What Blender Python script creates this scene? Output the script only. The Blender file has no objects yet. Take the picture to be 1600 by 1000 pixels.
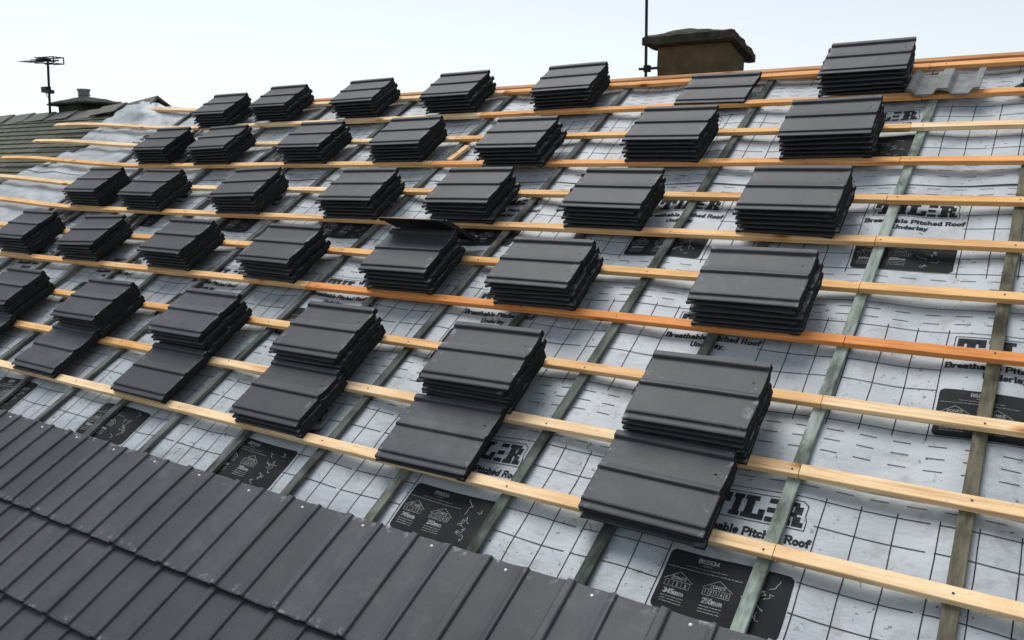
import bpy, math, random
from mathutils import Matrix, Vector, noise
random.seed(7)
SC = bpy.context.scene
COL = SC.collection

# ---------------------------------------------------------------- camera, sky, sun, exposure
TH = math.radians(31.06)                      # roof pitch
ROOF = Matrix(((1, 0, 0, 0), (0, math.cos(TH), -math.sin(TH), 0), (0, math.sin(TH), math.cos(TH), 0), (0, 0, 0, 1)))
cr = ((0.8387924, 0.4663802, -0.2809212), (0.0954618, -0.6339595, -0.7674519), (-0.5360171, 0.6169155, -0.5762820))
cam_d = bpy.data.cameras.new('camera')
cam = bpy.data.objects.new('camera', cam_d)
COL.objects.link(cam)
rm = Matrix((cr[0], [-a for a in cr[1]], [-a for a in cr[2]])).transposed().to_4x4()
cam.matrix_world = ROOF @ Matrix.Translation((2.56726, -1.17284, 2.30699)) @ rm
cam_d.sensor_width = 36.0
cam_d.lens = 36.0 * 1299.73 / 1600.0
cam_d.clip_start = 0.05
cam_d.clip_end = 3000.0
SC.camera = cam

SUN_EL, SUN_AZ = math.radians(66), math.radians(-58)   # azimuth from +y (behind the ridge), towards -x
world = bpy.data.worlds.new('World')
SC.world = world
world.use_nodes = True
wn, wl = world.node_tree.nodes, world.node_tree.links
wn.clear()
sky = wn.new('ShaderNodeTexSky')
sky.sky_type = 'NISHITA'
sky.sun_disc = False
sky.sun_elevation = SUN_EL
sky.sun_rotation = SUN_AZ
sky.air_density = 1.0
sky.dust_density = 0.6
sky.ozone_density = 1.0
hs = wn.new('ShaderNodeHueSaturation')        # thin overcast: most of the blue is washed out
hs.inputs['Saturation'].default_value = 0.33
bg = wn.new('ShaderNodeBackground')
bg.inputs['Strength'].default_value = 0.084
wo = wn.new('ShaderNodeOutputWorld')
wl.new(sky.outputs[0], hs.inputs['Color'])
wl.new(hs.outputs[0], bg.inputs['Color'])
wl.new(bg.outputs[0], wo.inputs['Surface'])

sun_d = bpy.data.lights.new('sun', 'SUN')
sun_d.energy = 1.5
sun_d.angle = math.radians(35)
sun_d.color = (1.0, 0.97, 0.93)
sun = bpy.data.objects.new('sun', sun_d)
COL.objects.link(sun)
sd = Vector((math.sin(SUN_AZ) * math.cos(SUN_EL), math.cos(SUN_AZ) * math.cos(SUN_EL), math.sin(SUN_EL)))
sun.rotation_euler = sd.to_track_quat('Z', 'Y').to_euler()

SC.view_settings.view_transform = 'Standard'
SC.view_settings.look = 'None'
SC.view_settings.gamma = 1.0
SC.view_settings.use_curve_mapping = False
SC.view_settings.exposure = 0.8

# ---------------------------------------------------------------- helpers
def material(name, rough=0.8, spec=0.3):
    m = bpy.data.materials.new(name)
    m.use_nodes = True
    nt = m.node_tree
    b = nt.nodes['Principled BSDF']
    b.inputs['Roughness'].default_value = rough
    b.inputs['Specular IOR Level'].default_value = spec
    return m, nt, b

def N(nt, t, **kw):
    n = nt.nodes.new(t)
    for k, v in kw.items():
        if k in n.inputs.keys():
            n.inputs[k].default_value = v
        else:
            setattr(n, k, v)
    return n

def ramp(nt, src, stops):
    r = nt.nodes.new('ShaderNodeValToRGB')
    el = r.color_ramp.elements
    while len(el) < len(stops):
        el.new(0.5)
    for e, (p, c) in zip(el, stops):
        e.position = p
        e.color = (c[0], c[1], c[2], 1) if not isinstance(c, (int, float)) else (c, c, c, 1)
    nt.links.new(src, r.inputs[0])
    return r.outputs[0]

def mix(nt, f, a, b, mode='MIX'):
    m = nt.nodes.new('ShaderNodeMix')
    m.data_type = 'RGBA'
    m.blend_type = mode
    for k, v in ((0, f), (6, a), (7, b)):
        if hasattr(v, 'is_linked'):
            nt.links.new(v, m.inputs[k])
        elif isinstance(v, (int, float)):
            m.inputs[k].default_value = float(v) if k == 0 else (v, v, v, 1)
        else:
            m.inputs[k].default_value = (v[0], v[1], v[2], 1)
    return m.outputs[2]

def coords(nt, scale=(1, 1, 1), kind='Object', shift=False):
    tc = nt.nodes.new('ShaderNodeTexCoord')
    mp = nt.nodes.new('ShaderNodeMapping')
    mp.inputs['Scale'].default_value = scale
    nt.links.new(tc.outputs[kind], mp.inputs['Vector'])
    if shift:
        oi = nt.nodes.new('ShaderNodeObjectInfo')
        mu = nt.nodes.new('ShaderNodeMath'); mu.operation = 'MULTIPLY'; mu.inputs[1].default_value = 37.0
        nt.links.new(oi.outputs['Random'], mu.inputs[0])
        nt.links.new(mu.outputs[0], mp.inputs['Location'])
    return mp.outputs[0]

def noise_tex(nt, vec, scale, detail=4, rough=0.55):
    n = nt.nodes.new('ShaderNodeTexNoise')
    n.inputs['Scale'].default_value = scale
    n.inputs['Detail'].default_value = detail
    n.inputs['Roughness'].default_value = rough
    nt.links.new(vec, n.inputs['Vector'])
    return n.outputs['Fac']

def bump(nt, b, h, strength, dist=0.002):
    bm = nt.nodes.new('ShaderNodeBump')
    bm.inputs['Strength'].default_value = strength
    bm.inputs['Distance'].default_value = dist
    nt.links.new(h, bm.inputs['Height'])
    nt.links.new(bm.outputs[0], b.inputs['Normal'])

def mesh(name, verts, faces, mats, midx=None, smooth=False):
    me = bpy.data.meshes.new(name)
    me.from_pydata([tuple(v) for v in verts], [], faces)
    for m in (mats if isinstance(mats, (list, tuple)) else [mats]):
        me.materials.append(m)
    if midx:
        me.polygons.foreach_set('material_index', midx)
    if smooth:
        me.polygons.foreach_set('use_smooth', [True] * len(faces))
    me.update()
    return me

def link(name, data, parent=None, mw=None, label=None, cat=None, group=None, kind=None, color=None):
    o = bpy.data.objects.new(name, data)
    COL.objects.link(o)
    if parent is not None:
        o.parent = parent
        if mw is not None:
            o.matrix_local = mw
    elif mw is not None:
        o.matrix_world = mw
    if label: o['label'] = label
    if cat: o['category'] = cat
    if group: o['group'] = group
    if kind or label: o['kind'] = kind or 'thing'
    if color: o.color = (*color, 1)
    return o

class G:
    """collects vertices and faces"""
    def __init__(s): s.v, s.f, s.m = [], [], []
    def add(s, vs, fs, mi=0):
        b = len(s.v)
        s.v += [tuple(x) for x in vs]
        s.f += [tuple(i + b for i in f) for f in fs]
        s.m += [mi] * len(fs)
    def box(s, a, b, mi=0, jit=0.0, mat=None):
        (x0, y0, z0), (x1, y1, z1) = a, b
        vs = [Vector(q) for q in ((x0, y0, z0), (x1, y0, z0), (x1, y1, z0), (x0, y1, z0), (x0, y0, z1), (x1, y0, z1), (x1, y1, z1), (x0, y1, z1))]
        if jit: vs = [q + Vector([random.uniform(-jit, jit) for _ in range(3)]) for q in vs]
        if mat is not None: vs = [mat @ q for q in vs]
        s.add(vs, [(0, 3, 2, 1), (4, 5, 6, 7), (0, 1, 5, 4), (1, 2, 6, 5), (2, 3, 7, 6), (3, 0, 4, 7)], mi)
    def tube(s, p, q, r, n=8, mi=0, r2=None):
        p, q = Vector(p), Vector(q)
        d = (q - p).normalized()
        a = d.orthogonal().normalized(); b = d.cross(a)
        r2 = r if r2 is None else r2
        vs = []
        for c, rr in ((p, r), (q, r2)):
            vs += [c + (a * math.cos(t) + b * math.sin(t)) * rr for t in [2 * math.pi * i / n for i in range(n)]]
        fs = [(i, (i + 1) % n, n + (i + 1) % n, n + i) for i in range(n)]
        fs += [tuple(range(n - 1, -1, -1)), tuple(range(n, 2 * n))]
        s.add(vs, fs, mi)
    def build(s, name, mats, smooth=False):
        return mesh(name, s.v, s.f, mats, s.m, smooth)

def smooth01(a, b, x):
    t = max(0.0, min(1.0, (x - a) / (b - a)))
    return t * t * (3 - 2 * t)

# ---------------------------------------------------------------- materials
# dark concrete tile
tile_m, nt, b = material('dark_concrete_tile', 0.54, 0.3)
v = coords(nt, shift=True)
n1 = noise_tex(nt, v, 5, 5); n2 = noise_tex(nt, v, 260, 3)
base = ramp(nt, n1, [(0.3, (0.042, 0.0455, 0.053)), (0.7, (0.059, 0.0625, 0.071))])
fine = ramp(nt, n2, [(0.3, 0.82), (0.7, 1.16)])
c = mix(nt, 1.0, base, fine, 'MULTIPLY')
oi = nt.nodes.new('ShaderNodeObjectInfo')
tone = ramp(nt, oi.outputs['Random'], [(0.0, (0.80, 0.80, 0.82)), (0.5, (1.0, 0.99, 0.98)), (1.0, (1.18, 1.17, 1.19))])
c = mix(nt, 1.0, c, tone, 'MULTIPLY')
# pale scuffs near the two ends of the tile (chipped corners, lime)
tc = nt.nodes.new('ShaderNodeTexCoord'); sx = nt.nodes.new('ShaderNodeSeparateXYZ')
nt.links.new(tc.outputs['Object'], sx.inputs[0])
ab = N(nt, 'ShaderNodeMath', operation='ABSOLUTE'); nt.links.new(sx.outputs['Y'], ab.inputs[0])
edge = ramp(nt, ab.outputs[0], [(0.185, 0.0), (0.228, 1.0)])
sc_n = noise_tex(nt, v, 26, 5, 0.62)
scm = ramp(nt, sc_n, [(0.555, 0.0), (0.65, 1.0)])
sn = nt.nodes.new('ShaderNodeSeparateXYZ'); nt.links.new(tc.outputs['Normal'], sn.inputs[0])
face = ramp(nt, sn.outputs['Z'], [(0.1, 0.12), (0.55, 1.0)])     # lime dusts the weather face, not the sawn ends
scm = mix(nt, 1.0, edge, scm, 'MULTIPLY')
scm = mix(nt, 1.0, scm, face, 'MULTIPLY')
spk = noise_tex(nt, v, 75, 2)
scm2 = ramp(nt, spk, [(0.735, 0.0), (0.77, 0.55)])
dst = mix(nt, 1.0, ramp(nt, noise_tex(nt, v, 11, 6, 0.7), [(0.5, 0.0), (0.75, 0.28)]), ramp(nt, oi.outputs['Random'], [(0.35, 0.15), (0.9, 1.0)]), 'MULTIPLY')
c = mix(nt, dst, c, (0.17, 0.165, 0.155))
c = mix(nt, scm2, c, (0.16, 0.16, 0.165))
c = mix(nt, scm, c, (0.24, 0.245, 0.25))
nt.links.new(c, b.inputs['Base Color'])
bump(nt, b, n2, 0.25, 0.0012)

# tile ends, edges and underside: shade painted in, darker than the faced top
body_m, nt, b = material('shaded_tile_body', 0.9, 0.1)
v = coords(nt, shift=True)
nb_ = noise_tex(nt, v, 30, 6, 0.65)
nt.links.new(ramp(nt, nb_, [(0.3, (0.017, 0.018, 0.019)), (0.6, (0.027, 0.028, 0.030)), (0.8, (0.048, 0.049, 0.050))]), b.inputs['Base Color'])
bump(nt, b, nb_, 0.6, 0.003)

hole_m, nt, b = material('nail_hole', 0.9, 0.1)
b.inputs['Base Color'].default_value = (0.008, 0.008, 0.009, 1)

screw_m, nt, b = material('white_screw_head', 0.35, 0.5)
b.inputs['Base Color'].default_value = (0.88, 0.88, 0.86, 1)

# sawn softwood, tinted by the object's colour
wood_m, nt, b = material('sawn_softwood', 0.75, 0.2)
v = coords(nt, (1.6, 26, 26), shift=True)
g1 = noise_tex(nt, v, 2.2, 5, 0.6)
v2 = coords(nt, (2.6, 6, 6), shift=True)
kn = nt.nodes.new('ShaderNodeTexVoronoi'); kn.inputs['Scale'].default_value = 1.3
nt.links.new(v2, kn.inputs['Vector'])
knot = ramp(nt, kn.outputs['Distance'], [(0.05, (0.36, 0.25, 0.17)), (0.11, (0.72, 0.58, 0.45)), (0.2, (1, 1, 1))])
v3 = coords(nt, (1, 1, 1), shift=True)
g2 = noise_tex(nt, v3, 2.6, 4)
oi = nt.nodes.new('ShaderNodeObjectInfo')
c = mix(nt, 1.0, oi.outputs['Color'], ramp(nt, g1, [(0.28, (0.66, 0.58, 0.50)), (0.5, (0.98, 0.97, 0.95)), (0.65, (1.08, 1.08, 1.08))]), 'MULTIPLY')
c = mix(nt, 1.0, c, ramp(nt, g2, [(0.3, (0.88, 0.76, 0.64)), (0.5, (1.0, 0.97, 0.94)), (0.68, (1.06, 1.09, 1.14))]), 'MULTIPLY')
c = mix(nt, 1.0, c, knot, 'MULTIPLY')
v4 = coords(nt, (30, 90, 90), shift=True)
dk = ramp(nt, noise_tex(nt, v4, 1.5, 3), [(0.25, (0.66, 0.58, 0.5)), (0.36, (1, 1, 1))])
c = mix(nt, 1.0, c, dk, 'MULTIPLY')
nt.links.new(c, b.inputs['Base Color'])
bump(nt, b, g1, 0.3, 0.001)

# old treated counter batten: green to black stained
cb_m, nt, b = material('stained_treated_timber', 0.85, 0.2)
v = coords(nt, (14, 2.2, 14), shift=True)
g1 = noise_tex(nt, v, 2.4, 6, 0.65)
oi = nt.nodes.new('ShaderNodeObjectInfo')
c = mix(nt, 1.0, oi.outputs['Color'], ramp(nt, g1, [(0.3, (0.45, 0.45, 0.42)), (0.5, (0.95, 0.95, 0.95)), (0.72, (1.45, 1.42, 1.35))]), 'MULTIPLY')
v = coords(nt, (5, 3, 5), shift=True)
c = mix(nt, 1.0, c, ramp(nt, noise_tex(nt, v, 1.7, 4), [(0.36, (0.35, 0.36, 0.33)), (0.55, (1.05, 1.05, 1.05))]), 'MULTIPLY')
nt.links.new(c, b.inputs['Base Color'])
bump(nt, b, g1, 0.5, 0.002)

# pale grey breathable underlay with dust and mud smears
mem_m, nt, b = material('grey_underlay', 0.46, 0.45)
v = coords(nt)
d1 = noise_tex(nt, v, 3.2, 5, 0.6)
c = ramp(nt, d1, [(0.28, (0.345, 0.385, 0.415)), (0.5, (0.405, 0.448, 0.478)), (0.75, (0.45, 0.488, 0.515))])
d2 = noise_tex(nt, v, 9, 6, 0.7)
smear = ramp(nt, d2, [(0.52, 0.0), (0.66, 0.55)])
c = mix(nt, smear, c, (0.24, 0.235, 0.22))
d3 = noise_tex(nt, v, 42, 4, 0.6)
fl = ramp(nt, d3, [(0.635, 0.0), (0.67, 0.85)])
patch = ramp(nt, noise_tex(nt, v, 4.2, 2), [(0.40, 0.0), (0.58, 1.0)])
fl = mix(nt, 1.0, fl, patch, 'MULTIPLY')
c = mix(nt, fl, c, (0.06, 0.058, 0.052))
nt.links.new(c, b.inputs['Base Color'])
wv = noise_tex(nt, v, 500, 2)
wr = noise_tex(nt, coords(nt, (6, 14, 6)), 1.6, 4)
ad = N(nt, 'ShaderNodeMath', operation='MULTIPLY_ADD'); ad.inputs[1].default_value = 0.08
nt.links.new(wv, ad.inputs[0]); nt.links.new(wr, ad.inputs[2])
cw = nt.nodes.new('ShaderNodeTexNoise'); cw.noise_type = 'RIDGED_MULTIFRACTAL'
cw.inputs['Scale'].default_value = 1.0; cw.inputs['Detail'].default_value = 3.0
nt.links.new(coords(nt, (3.2, 5.5, 3)), cw.inputs['Vector'])
cm = N(nt, 'ShaderNodeMath', operation='MULTIPLY_ADD'); cm.inputs[1].default_value = 0.30
nt.links.new(cw.outputs['Fac'], cm.inputs[0]); nt.links.new(ad.outputs[0], cm.inputs[2])
bump(nt, b, cm.outputs[0], 0.34, 0.012)

ink_m, nt, b = material('black_print', 0.8, 0.1)
v = coords(nt)
c = ramp(nt, noise_tex(nt, v, 60, 4, 0.7), [(0.35, (0.014, 0.016, 0.019)), (0.8, (0.06, 0.064, 0.068))])
nt.links.new(c, b.inputs['Base Color'])
panel_m, nt, b = material('black_label_panel', 0.75, 0.12)
v = coords(nt)
c = ramp(nt, noise_tex(nt, v, 7, 6, 0.65), [(0.3, (0.014, 0.016, 0.018)), (0.65, (0.024, 0.027, 0.029)), (0.9, (0.06, 0.063, 0.06))])
nt.links.new(c, b.inputs['Base Color'])
white_m, nt, b = material('white_print', 0.6, 0.25)
v = coords(nt)
c = ramp(nt, noise_tex(nt, v, 40, 4, 0.7), [(0.35, (0.16, 0.17, 0.17)), (0.7, (0.42, 0.43, 0.43))])
nt.links.new(c, b.inputs['Base Color'])

def rough_mat(name, stops, scale, rough=0.9, bs=0.6, bd=0.01, detail=6):
    m, nt, b = material(name, rough, 0.2)
    v = coords(nt)
    n = noise_tex(nt, v, scale, detail, 0.65)
    nt.links.new(ramp(nt, n, stops), b.inputs['Base Color'])
    bump(nt, b, n, bs, bd)
    return m
old_m, nt, b = material('weathered_plain_tiles', 0.9, 0.2)
v = coords(nt)
n = noise_tex(nt, v, 9, 6, 0.65)
c = ramp(nt, n, [(0.3, (0.082, 0.088, 0.068)), (0.5, (0.122, 0.130, 0.105)), (0.75, (0.18, 0.184, 0.152))])
at = nt.nodes.new('ShaderNodeAttribute'); at.attribute_name = 'tone'
tn = ramp(nt, at.outputs['Fac'], [(0, (0.86, 0.86, 0.84)), (1, (1.12, 1.12, 1.12))])
nt.links.new(mix(nt, 1.0, c, tn, 'MULTIPLY'), b.inputs['Base Color'])
bump(nt, b, n, 0.5, 0.006)
ridge_m = rough_mat('weathered_ridge_tile', [(0.3, (0.12, 0.122, 0.108)), (0.7, (0.20, 0.20, 0.18))], 12)
grey_m = rough_mat('pale_grey_concrete', [(0.28, (0.15, 0.155, 0.152)), (0.5, (0.235, 0.243, 0.24)), (0.75, (0.34, 0.35, 0.34))], 14)
render_m = rough_mat('brown_render', [(0.25, (0.070, 0.052, 0.028)), (0.5, (0.125, 0.094, 0.052)), (0.75, (0.18, 0.142, 0.085))], 6, bs=0.9, bd=0.015)
slab_m = rough_mat('mossy_concrete', [(0.25, (0.018, 0.018, 0.013)), (0.5, (0.05, 0.05, 0.038)), (0.78, (0.12, 0.12, 0.095))], 11, bs=1.0, bd=0.03)
lslab_m = rough_mat('dark_lichened_mortar', [(0.3, (0.022, 0.024, 0.020)), (0.7, (0.066, 0.066, 0.055))], 8, bs=0.8, bd=0.02)
pot_m = rough_mat('galvanised_cowl', [(0.3, (0.16, 0.17, 0.175)), (0.7, (0.34, 0.35, 0.36))], 20, rough=0.5, bs=0.2, bd=0.004)
metal_m = rough_mat('dark_metal', [(0.3, (0.014, 0.015, 0.018)), (0.7, (0.035, 0.037, 0.042))], 20, rough=0.5, bs=0.1, bd=0.002)
alu_m = rough_mat('dull_aluminium', [(0.3, (0.32, 0.33, 0.35)), (0.7, (0.5, 0.51, 0.53))], 20, rough=0.4, bs=0.1, bd=0.002)
deck_m = rough_mat('dark_roof_void', [(0.3, (0.02, 0.018, 0.015)), (0.7, (0.05, 0.045, 0.035))], 6)
wall_m = rough_mat('pebbledash_wall', [(0.3, (0.30, 0.28, 0.24)), (0.7, (0.42, 0.40, 0.35))], 60, bs=0.6, bd=0.01)
grass_m = rough_mat('ground_turf', [(0.3, (0.035, 0.05, 0.02)), (0.7, (0.07, 0.09, 0.035))], 0.8)
teal_m = rough_mat('dark_teal_cloth', [(0.3, (0.004, 0.035, 0.032)), (0.7, (0.012, 0.085, 0.078))], 18)
slate_m = rough_mat('back_slope_tiles', [(0.3, (0.05, 0.05, 0.05)), (0.7, (0.09, 0.09, 0.09))], 10)

# ---------------------------------------------------------------- roof layout (u along the eaves, v up the slope, w off the slope)
GA, BW, BT = 0.345, 0.05, 0.025
BOFF = [0, .006, .003, .001, .002, .001, -.006, -.009, -.005, -.006, -.001, .014]

def rise(u):                       # battens and sheets climb onto the neighbour's old tiles
    return 0.105 * smooth01(-4.3, -6.5, u)

CBU = [2.432, 1.915, 1.395, 0.935, 0.425, -0.055, -0.545, -1.05, -1.54, -2.02, -2.52, -2.98, -3.45, -3.94, -4.42, -4.85]
CBS = [.004, .018, .03, .016, .012, .012, .015, .025, .02, .02, .01, .02, .01, .0, .02, .01]

def sheet_h(n, u, v):
    y = v - 0.925 * n
    ph = (u - 2.432) / 0.498
    sag = -0.011 * (0.5 - 0.5 * math.cos(2 * math.pi * ph))
    rip = 0.004 * noise.noise((u * 5, v * 9, 1.3)) + 0.005 * noise.noise((u * 1.7, v * 5, 7.7)) + 0.0010 * noise.noise((u * 14, v * 22, 3.7)) - 0.005
    rip = min(rip, .0012)
    lap = 0.0035 * (1 - smooth01(-0.02, 0.06, y)) + (.0045 * (1 - smooth01(-.145, -.115, y)) * (.6 + noise.noise((u * 2.3, n, 4.4))) if n > 1 else 0)
    h = -0.0475 + sag + rip + lap
    if u < -3.6:
        k = (v - 0.025) / GA
        fr = k - math.floor(k)
        between = math.sin(math.pi * fr) ** 2
        s = smooth01(-3.9, -5.0, u)
        h += rise(u) * (0.84 + 0.1 * between)
        h += s * between * (0.022 * noise.noise((u * 2.3, v * 3.1, 3.1)) + 0.014 * noise.noise((u * 6, v * 7, 9.1)) + 0.006)
    return h

def grid_sheet(n, u0f, u1, v0, v1, mat, du=0.02, dv=0.015, hf=None, thick=True):
    nv = max(2, int((v1 - v0) / dv) + 1)
    g = G()
    vs, row = [], []
    nu = int((u1 + 6.6) / du) + 1
    for j in range(nv):
        v = v0 + (v1 - v0) * j / (nv - 1)
        ul = u0f(v)
        for i in range(nu):
            u = ul + (u1 - ul) * i / (nu - 1)
            vs.append((u, v, hf(u, v)))
    fs = [(j * nu + i, j * nu + i + 1, (j + 1) * nu + i + 1, (j + 1) * nu + i) for j in range(nv - 1) for i in range(nu - 1)]
    return mesh('underlay', vs, fs, mat, smooth=True)

# -- stroke lettering -------------------------------------------------------------
def arc(cx, cy, rx, ry, a0, a1, n=7):
    return [(cx + rx * math.cos(math.radians(a0 + (a1 - a0) * i / n)), cy + ry * math.sin(math.radians(a0 + (a1 - a0) * i / n))) for i in range(n + 1)]
GL = {   # glyph: (advance, [polylines], [serif x, y])
 'B': (.74, [[(.14, 0), (.14, 1)], [(.14, 1)] + arc(.42, .77, .2, .23, 90, -90) + [(.14, .54)], [(.4, .54)] + arc(.42, .27, .24, .27, 90, -90) + [(.14, 0)]], [(.08, 0), (.08, 1)]),
 'P': (.72, [[(.14, 0), (.14, 1)], [(.14, 1)] + arc(.44, .73, .22, .27, 90, -90) + [(.14, .46)]], [(.14, 0), (.08, 1)]),
 'R': (.80, [[(.14, 0), (.14, 1)], [(.14, 1)] + arc(.44, .75, .2, .25, 90, -90) + [(.14, .5)], [(.42, .5), (.64, 0)]], [(.14, 0), (.08, 1), (.68, 0)]),
 'U': (.82, [[(.16, 1), (.16, .3)] + arc(.4, .28, .24, .28, 180, 360) + [(.64, 1)]], [(.16, 1), (.64, 1)]),
 'S': (.62, [arc(.3, .74, .22, .24, 30, 270) + arc(.3, .26, .24, .24, 90, -150)], []),
 'Z': (.62, [[(.08, .97), (.54, .97), (.08, .03), (.54, .03)]], []),
 'O': (.72, [arc(.35, .5, .27, .48, 0, 360, 12)], []),
 'N': (.72, [[(.12, 0), (.12, 1), (.58, 0), (.58, 1)]], []),
 'E': (.60, [[(.52, .97), (.12, .97), (.12, .03), (.52, .03)], [(.12, .5), (.44, .5)]], []),
 'a': (.58, [arc(.26, .48, .18, .16, 150, 0) + [(.44, 0)], arc(.25, .19, .17, .17, 0, 360, 9)], [(.47, 0)]),
 'b': (.62, [[(.12, 0), (.12, 1)], arc(.31, .31, .19, .29, 0, 360, 10)], [(.07, 1)]),
 'c': (.54, [arc(.3, .31, .2, .29, 50, 310)], []),
 'd': (.64, [[(.5, 0), (.5, 1)], arc(.3, .31, .19, .29, 0, 360, 10)], [(.45, 1), (.55, 0)]),
 'e': (.56, [[(.1, .33), (.47, .33)] + arc(.29, .33, .18, .26, 0, 180) + arc(.29, .29, .19, .27, 180, 320)], []),
 'f': (.44, [[(.2, 0), (.2, .75)] + arc(.34, .8, .14, .18, 180, 50), [(.06, .6), (.38, .6)]], [(.2, 0)]),
 'h': (.66, [[(.14, 0), (.14, 1)], [(.14, .4)] + arc(.32, .4, .18, .2, 180, 0) + [(.5, 0)]], [(.14, 0), (.5, 0), (.09, 1)]),
 'i': (.34, [[(.17, 0), (.17, .6)], [(.17, .84), (.17, .92)]], [(.17, 0), (.12, .6)]),
 'l': (.34, [[(.17, 0), (.17, 1)]], [(.17, 0), (.12, 1)]),
 'm': (.92, [[(.12, 0), (.12, .62)], [(.12, .42)] + arc(.28, .44, .16, .17, 180, 0) + [(.44, 0)], [(.44, .42)] + arc(.6, .44, .16, .17, 180, 0) + [(.76, 0)]], []),
 'n': (.66, [[(.14, 0), (.14, .6)], [(.14, .4)] + arc(.32, .4, .18, .2, 180, 0) + [(.5, 0)]], [(.14, 0), (.5, 0), (.09, .6)]),
 'o': (.60, [arc(.3, .31, .2, .29, 0, 360, 11)], []),
 'r': (.50, [[(.14, 0), (.14, .6)], [(.14, .38)] + arc(.32, .42, .17, .18, 170, 60)], [(.14, 0), (.09, .6)]),
 't': (.44, [[(.18, .86), (.18, .16)] + arc(.32, .16, .14, .15, 180, 320), [(.05, .6), (.38, .6)]], []),
 'u': (.66, [[(.14, .6), (.14, .2)] + arc(.32, .2, .18, .2, 180, 360) + [(.5, .6)], [(.5, .2), (.5, 0)]], [(.09, .6), (.46, .6), (.54, 0)]),
 'y': (.60, [[(.1, .6), (.3, .02)], [(.5, .6), (.24, -.2), (.1, -.24)]], [(.1, .6), (.5, .6)]),
 '1': (.46, [[(.1, .78), (.26, .98), (.26, 0)]], []),
 '2': (.60, [arc(.3, .72, .21, .25, 165, -30) + [(.09, .03), (.53, .03)]], []),
 '3': (.60, [arc(.28, .74, .2, .23, 150, -90) + arc(.28, .26, .22, .25, 90, -150)], []),
 '4': (.62, [[(.42, 0), (.42, .98), (.07, .3), (.56, .3)]], []),
 '5': (.60, [[(.5, .97), (.14, .97), (.12, .55)] + arc(.28, .31, .22, .28, 110, -140)], []),
 '0': (.62, [arc(.31, .5, .22, .48, 0, 360, 12)], []),
 ' ': (.34, [], []),
}

class Print:
    """flat ink that follows the sheet"""
    def __init__(s, n, x0, lift): s.n, s.x0, s.lift, s.g, s.c = n, x0, lift, G(), 0
    def pt(s, x, y):
        u, v = s.x0 + x, y + 0.925 * s.n
        s.c += 1
        u += 0.0035 * noise.noise((u * 6, v * 7, 2.2)); v += 0.0035 * noise.noise((u * 5, v * 8, 8.2))
        return (u, v, sheet_h(s.n, u, v) + s.lift + (s.c % 23) * 1.5e-5)
    def seg(s, a, b, w, step=0.035):
        dx, dy = b[0] - a[0], b[1] - a[1]
        L = math.hypot(dx, dy)
        if L < 1e-6: return
        nx, ny = -dy / L * w / 2, dx / L * w / 2
        ex, ey = dx / L * w * 0.42, dy / L * w * 0.42
        k = max(1, int(L / step))
        vs = []
        for i in range(k + 1):
            t = i / k
            px, py = a[0] + dx * t, a[1] + dy * t
            if i == 0: px -= ex; py -= ey
            if i == k: px += ex; py += ey
            vs += [s.pt(px + nx, py + ny), s.pt(px - nx, py - ny)]
        s.g.add(vs, [(2 * i, 2 * i + 1, 2 * i + 3, 2 * i + 2) for i in range(k)])
    def poly(s, pts, w, step=0.035):
        for a, b in zip(pts, pts[1:]): s.seg(a, b, w, step)
    def rect(s, x0, y0, x1, y1, step=0.03, sh=0.0):
        nx = max(1, int(abs(x1 - x0) / step)); ny = max(1, int(abs(y1 - y0) / step))
        vs = [s.pt(x0 + (x1 - x0) * i / nx, y0 + (y1 - y0) * j / ny) for j in range(ny + 1) for i in range(nx + 1)]
        s.g.add(vs, [(j * (nx + 1) + i, j * (nx + 1) + i + 1, (j + 1) * (nx + 1) + i + 1, (j + 1) * (nx + 1) + i) for j in range(ny) for i in range(nx)])
    def text(s, t, x, y, h, wt=0.17, serif=True, width=None):
        adv = sum(GL[ch][0] for ch in t)
        sxx = (width / adv) if width else h
        for ch in t:
            a, pl, se = GL[ch]
            for p in pl: s.poly([(x + q[0] * sxx, y + q[1] * h) for q in p], wt * h)
            if serif:
                for q in se: s.seg((x + (q[0] - .13) * sxx, y + (q[1] + (.04 if q[1] == 0 else -.04)) * h), (x + (q[0] + .13) * sxx, y + (q[1] + (.04 if q[1] == 0 else -.04)) * h), 0.10 * h)
            x += a * sxx
    def build(s, name, m): return s.g.build(name, m)

def big_letters(P, x, y, w, h):
    """the bold slab word of the underlay, drawn in blocks"""
    U = w / 0.37
    def r(a, b0, c_, d): P.rect(x + a * U, y + b0 * h, x + c_ * U, y + d * h, 0.02)
    # T
    r(0, .74, .105, 1); r(0, .56, .026, .74); r(.079, .56, .105, .74); r(.036, .2, .069, .74); r(.020, 0, .085, .2)
    # I
    r(.114, .8, .153, 1); r(.121, .2, .147, .8); r(.114, 0, .153, .2)
    # L
    r(.158, .8, .212, 1); r(.167, .22, .198, .8); r(.158, 0, .244, .22); r(.219, .22, .244, .46)
    # E : three separate bars
    r(.250, .80, .291, 1); r(.250, .40, .286, .60); r(.250, 0, .291, .20)
    # R
    r(.300, .82, .362, 1); r(.310, .2, .342, .82); r(.300, 0, .347, .2)
    r(.350, .52, .378, .84); r(.342, .40, .362, .56); r(.352, .2, .378, .42); r(.352, 0, .390, .2)
    o = 0.011
    pts = [(-o, 1 + .1), (.372, 1.1), (.392, .95), (.392, .5), (.40, .3), (.40, -.1), (.255, -.1), (-.0, -.1), (.008, .35), (-o, .45), (-o, 1.1)]
    P.poly([(x + a * U, y + c_ * h) for a, c_ in pts], 0.0028)

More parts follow.
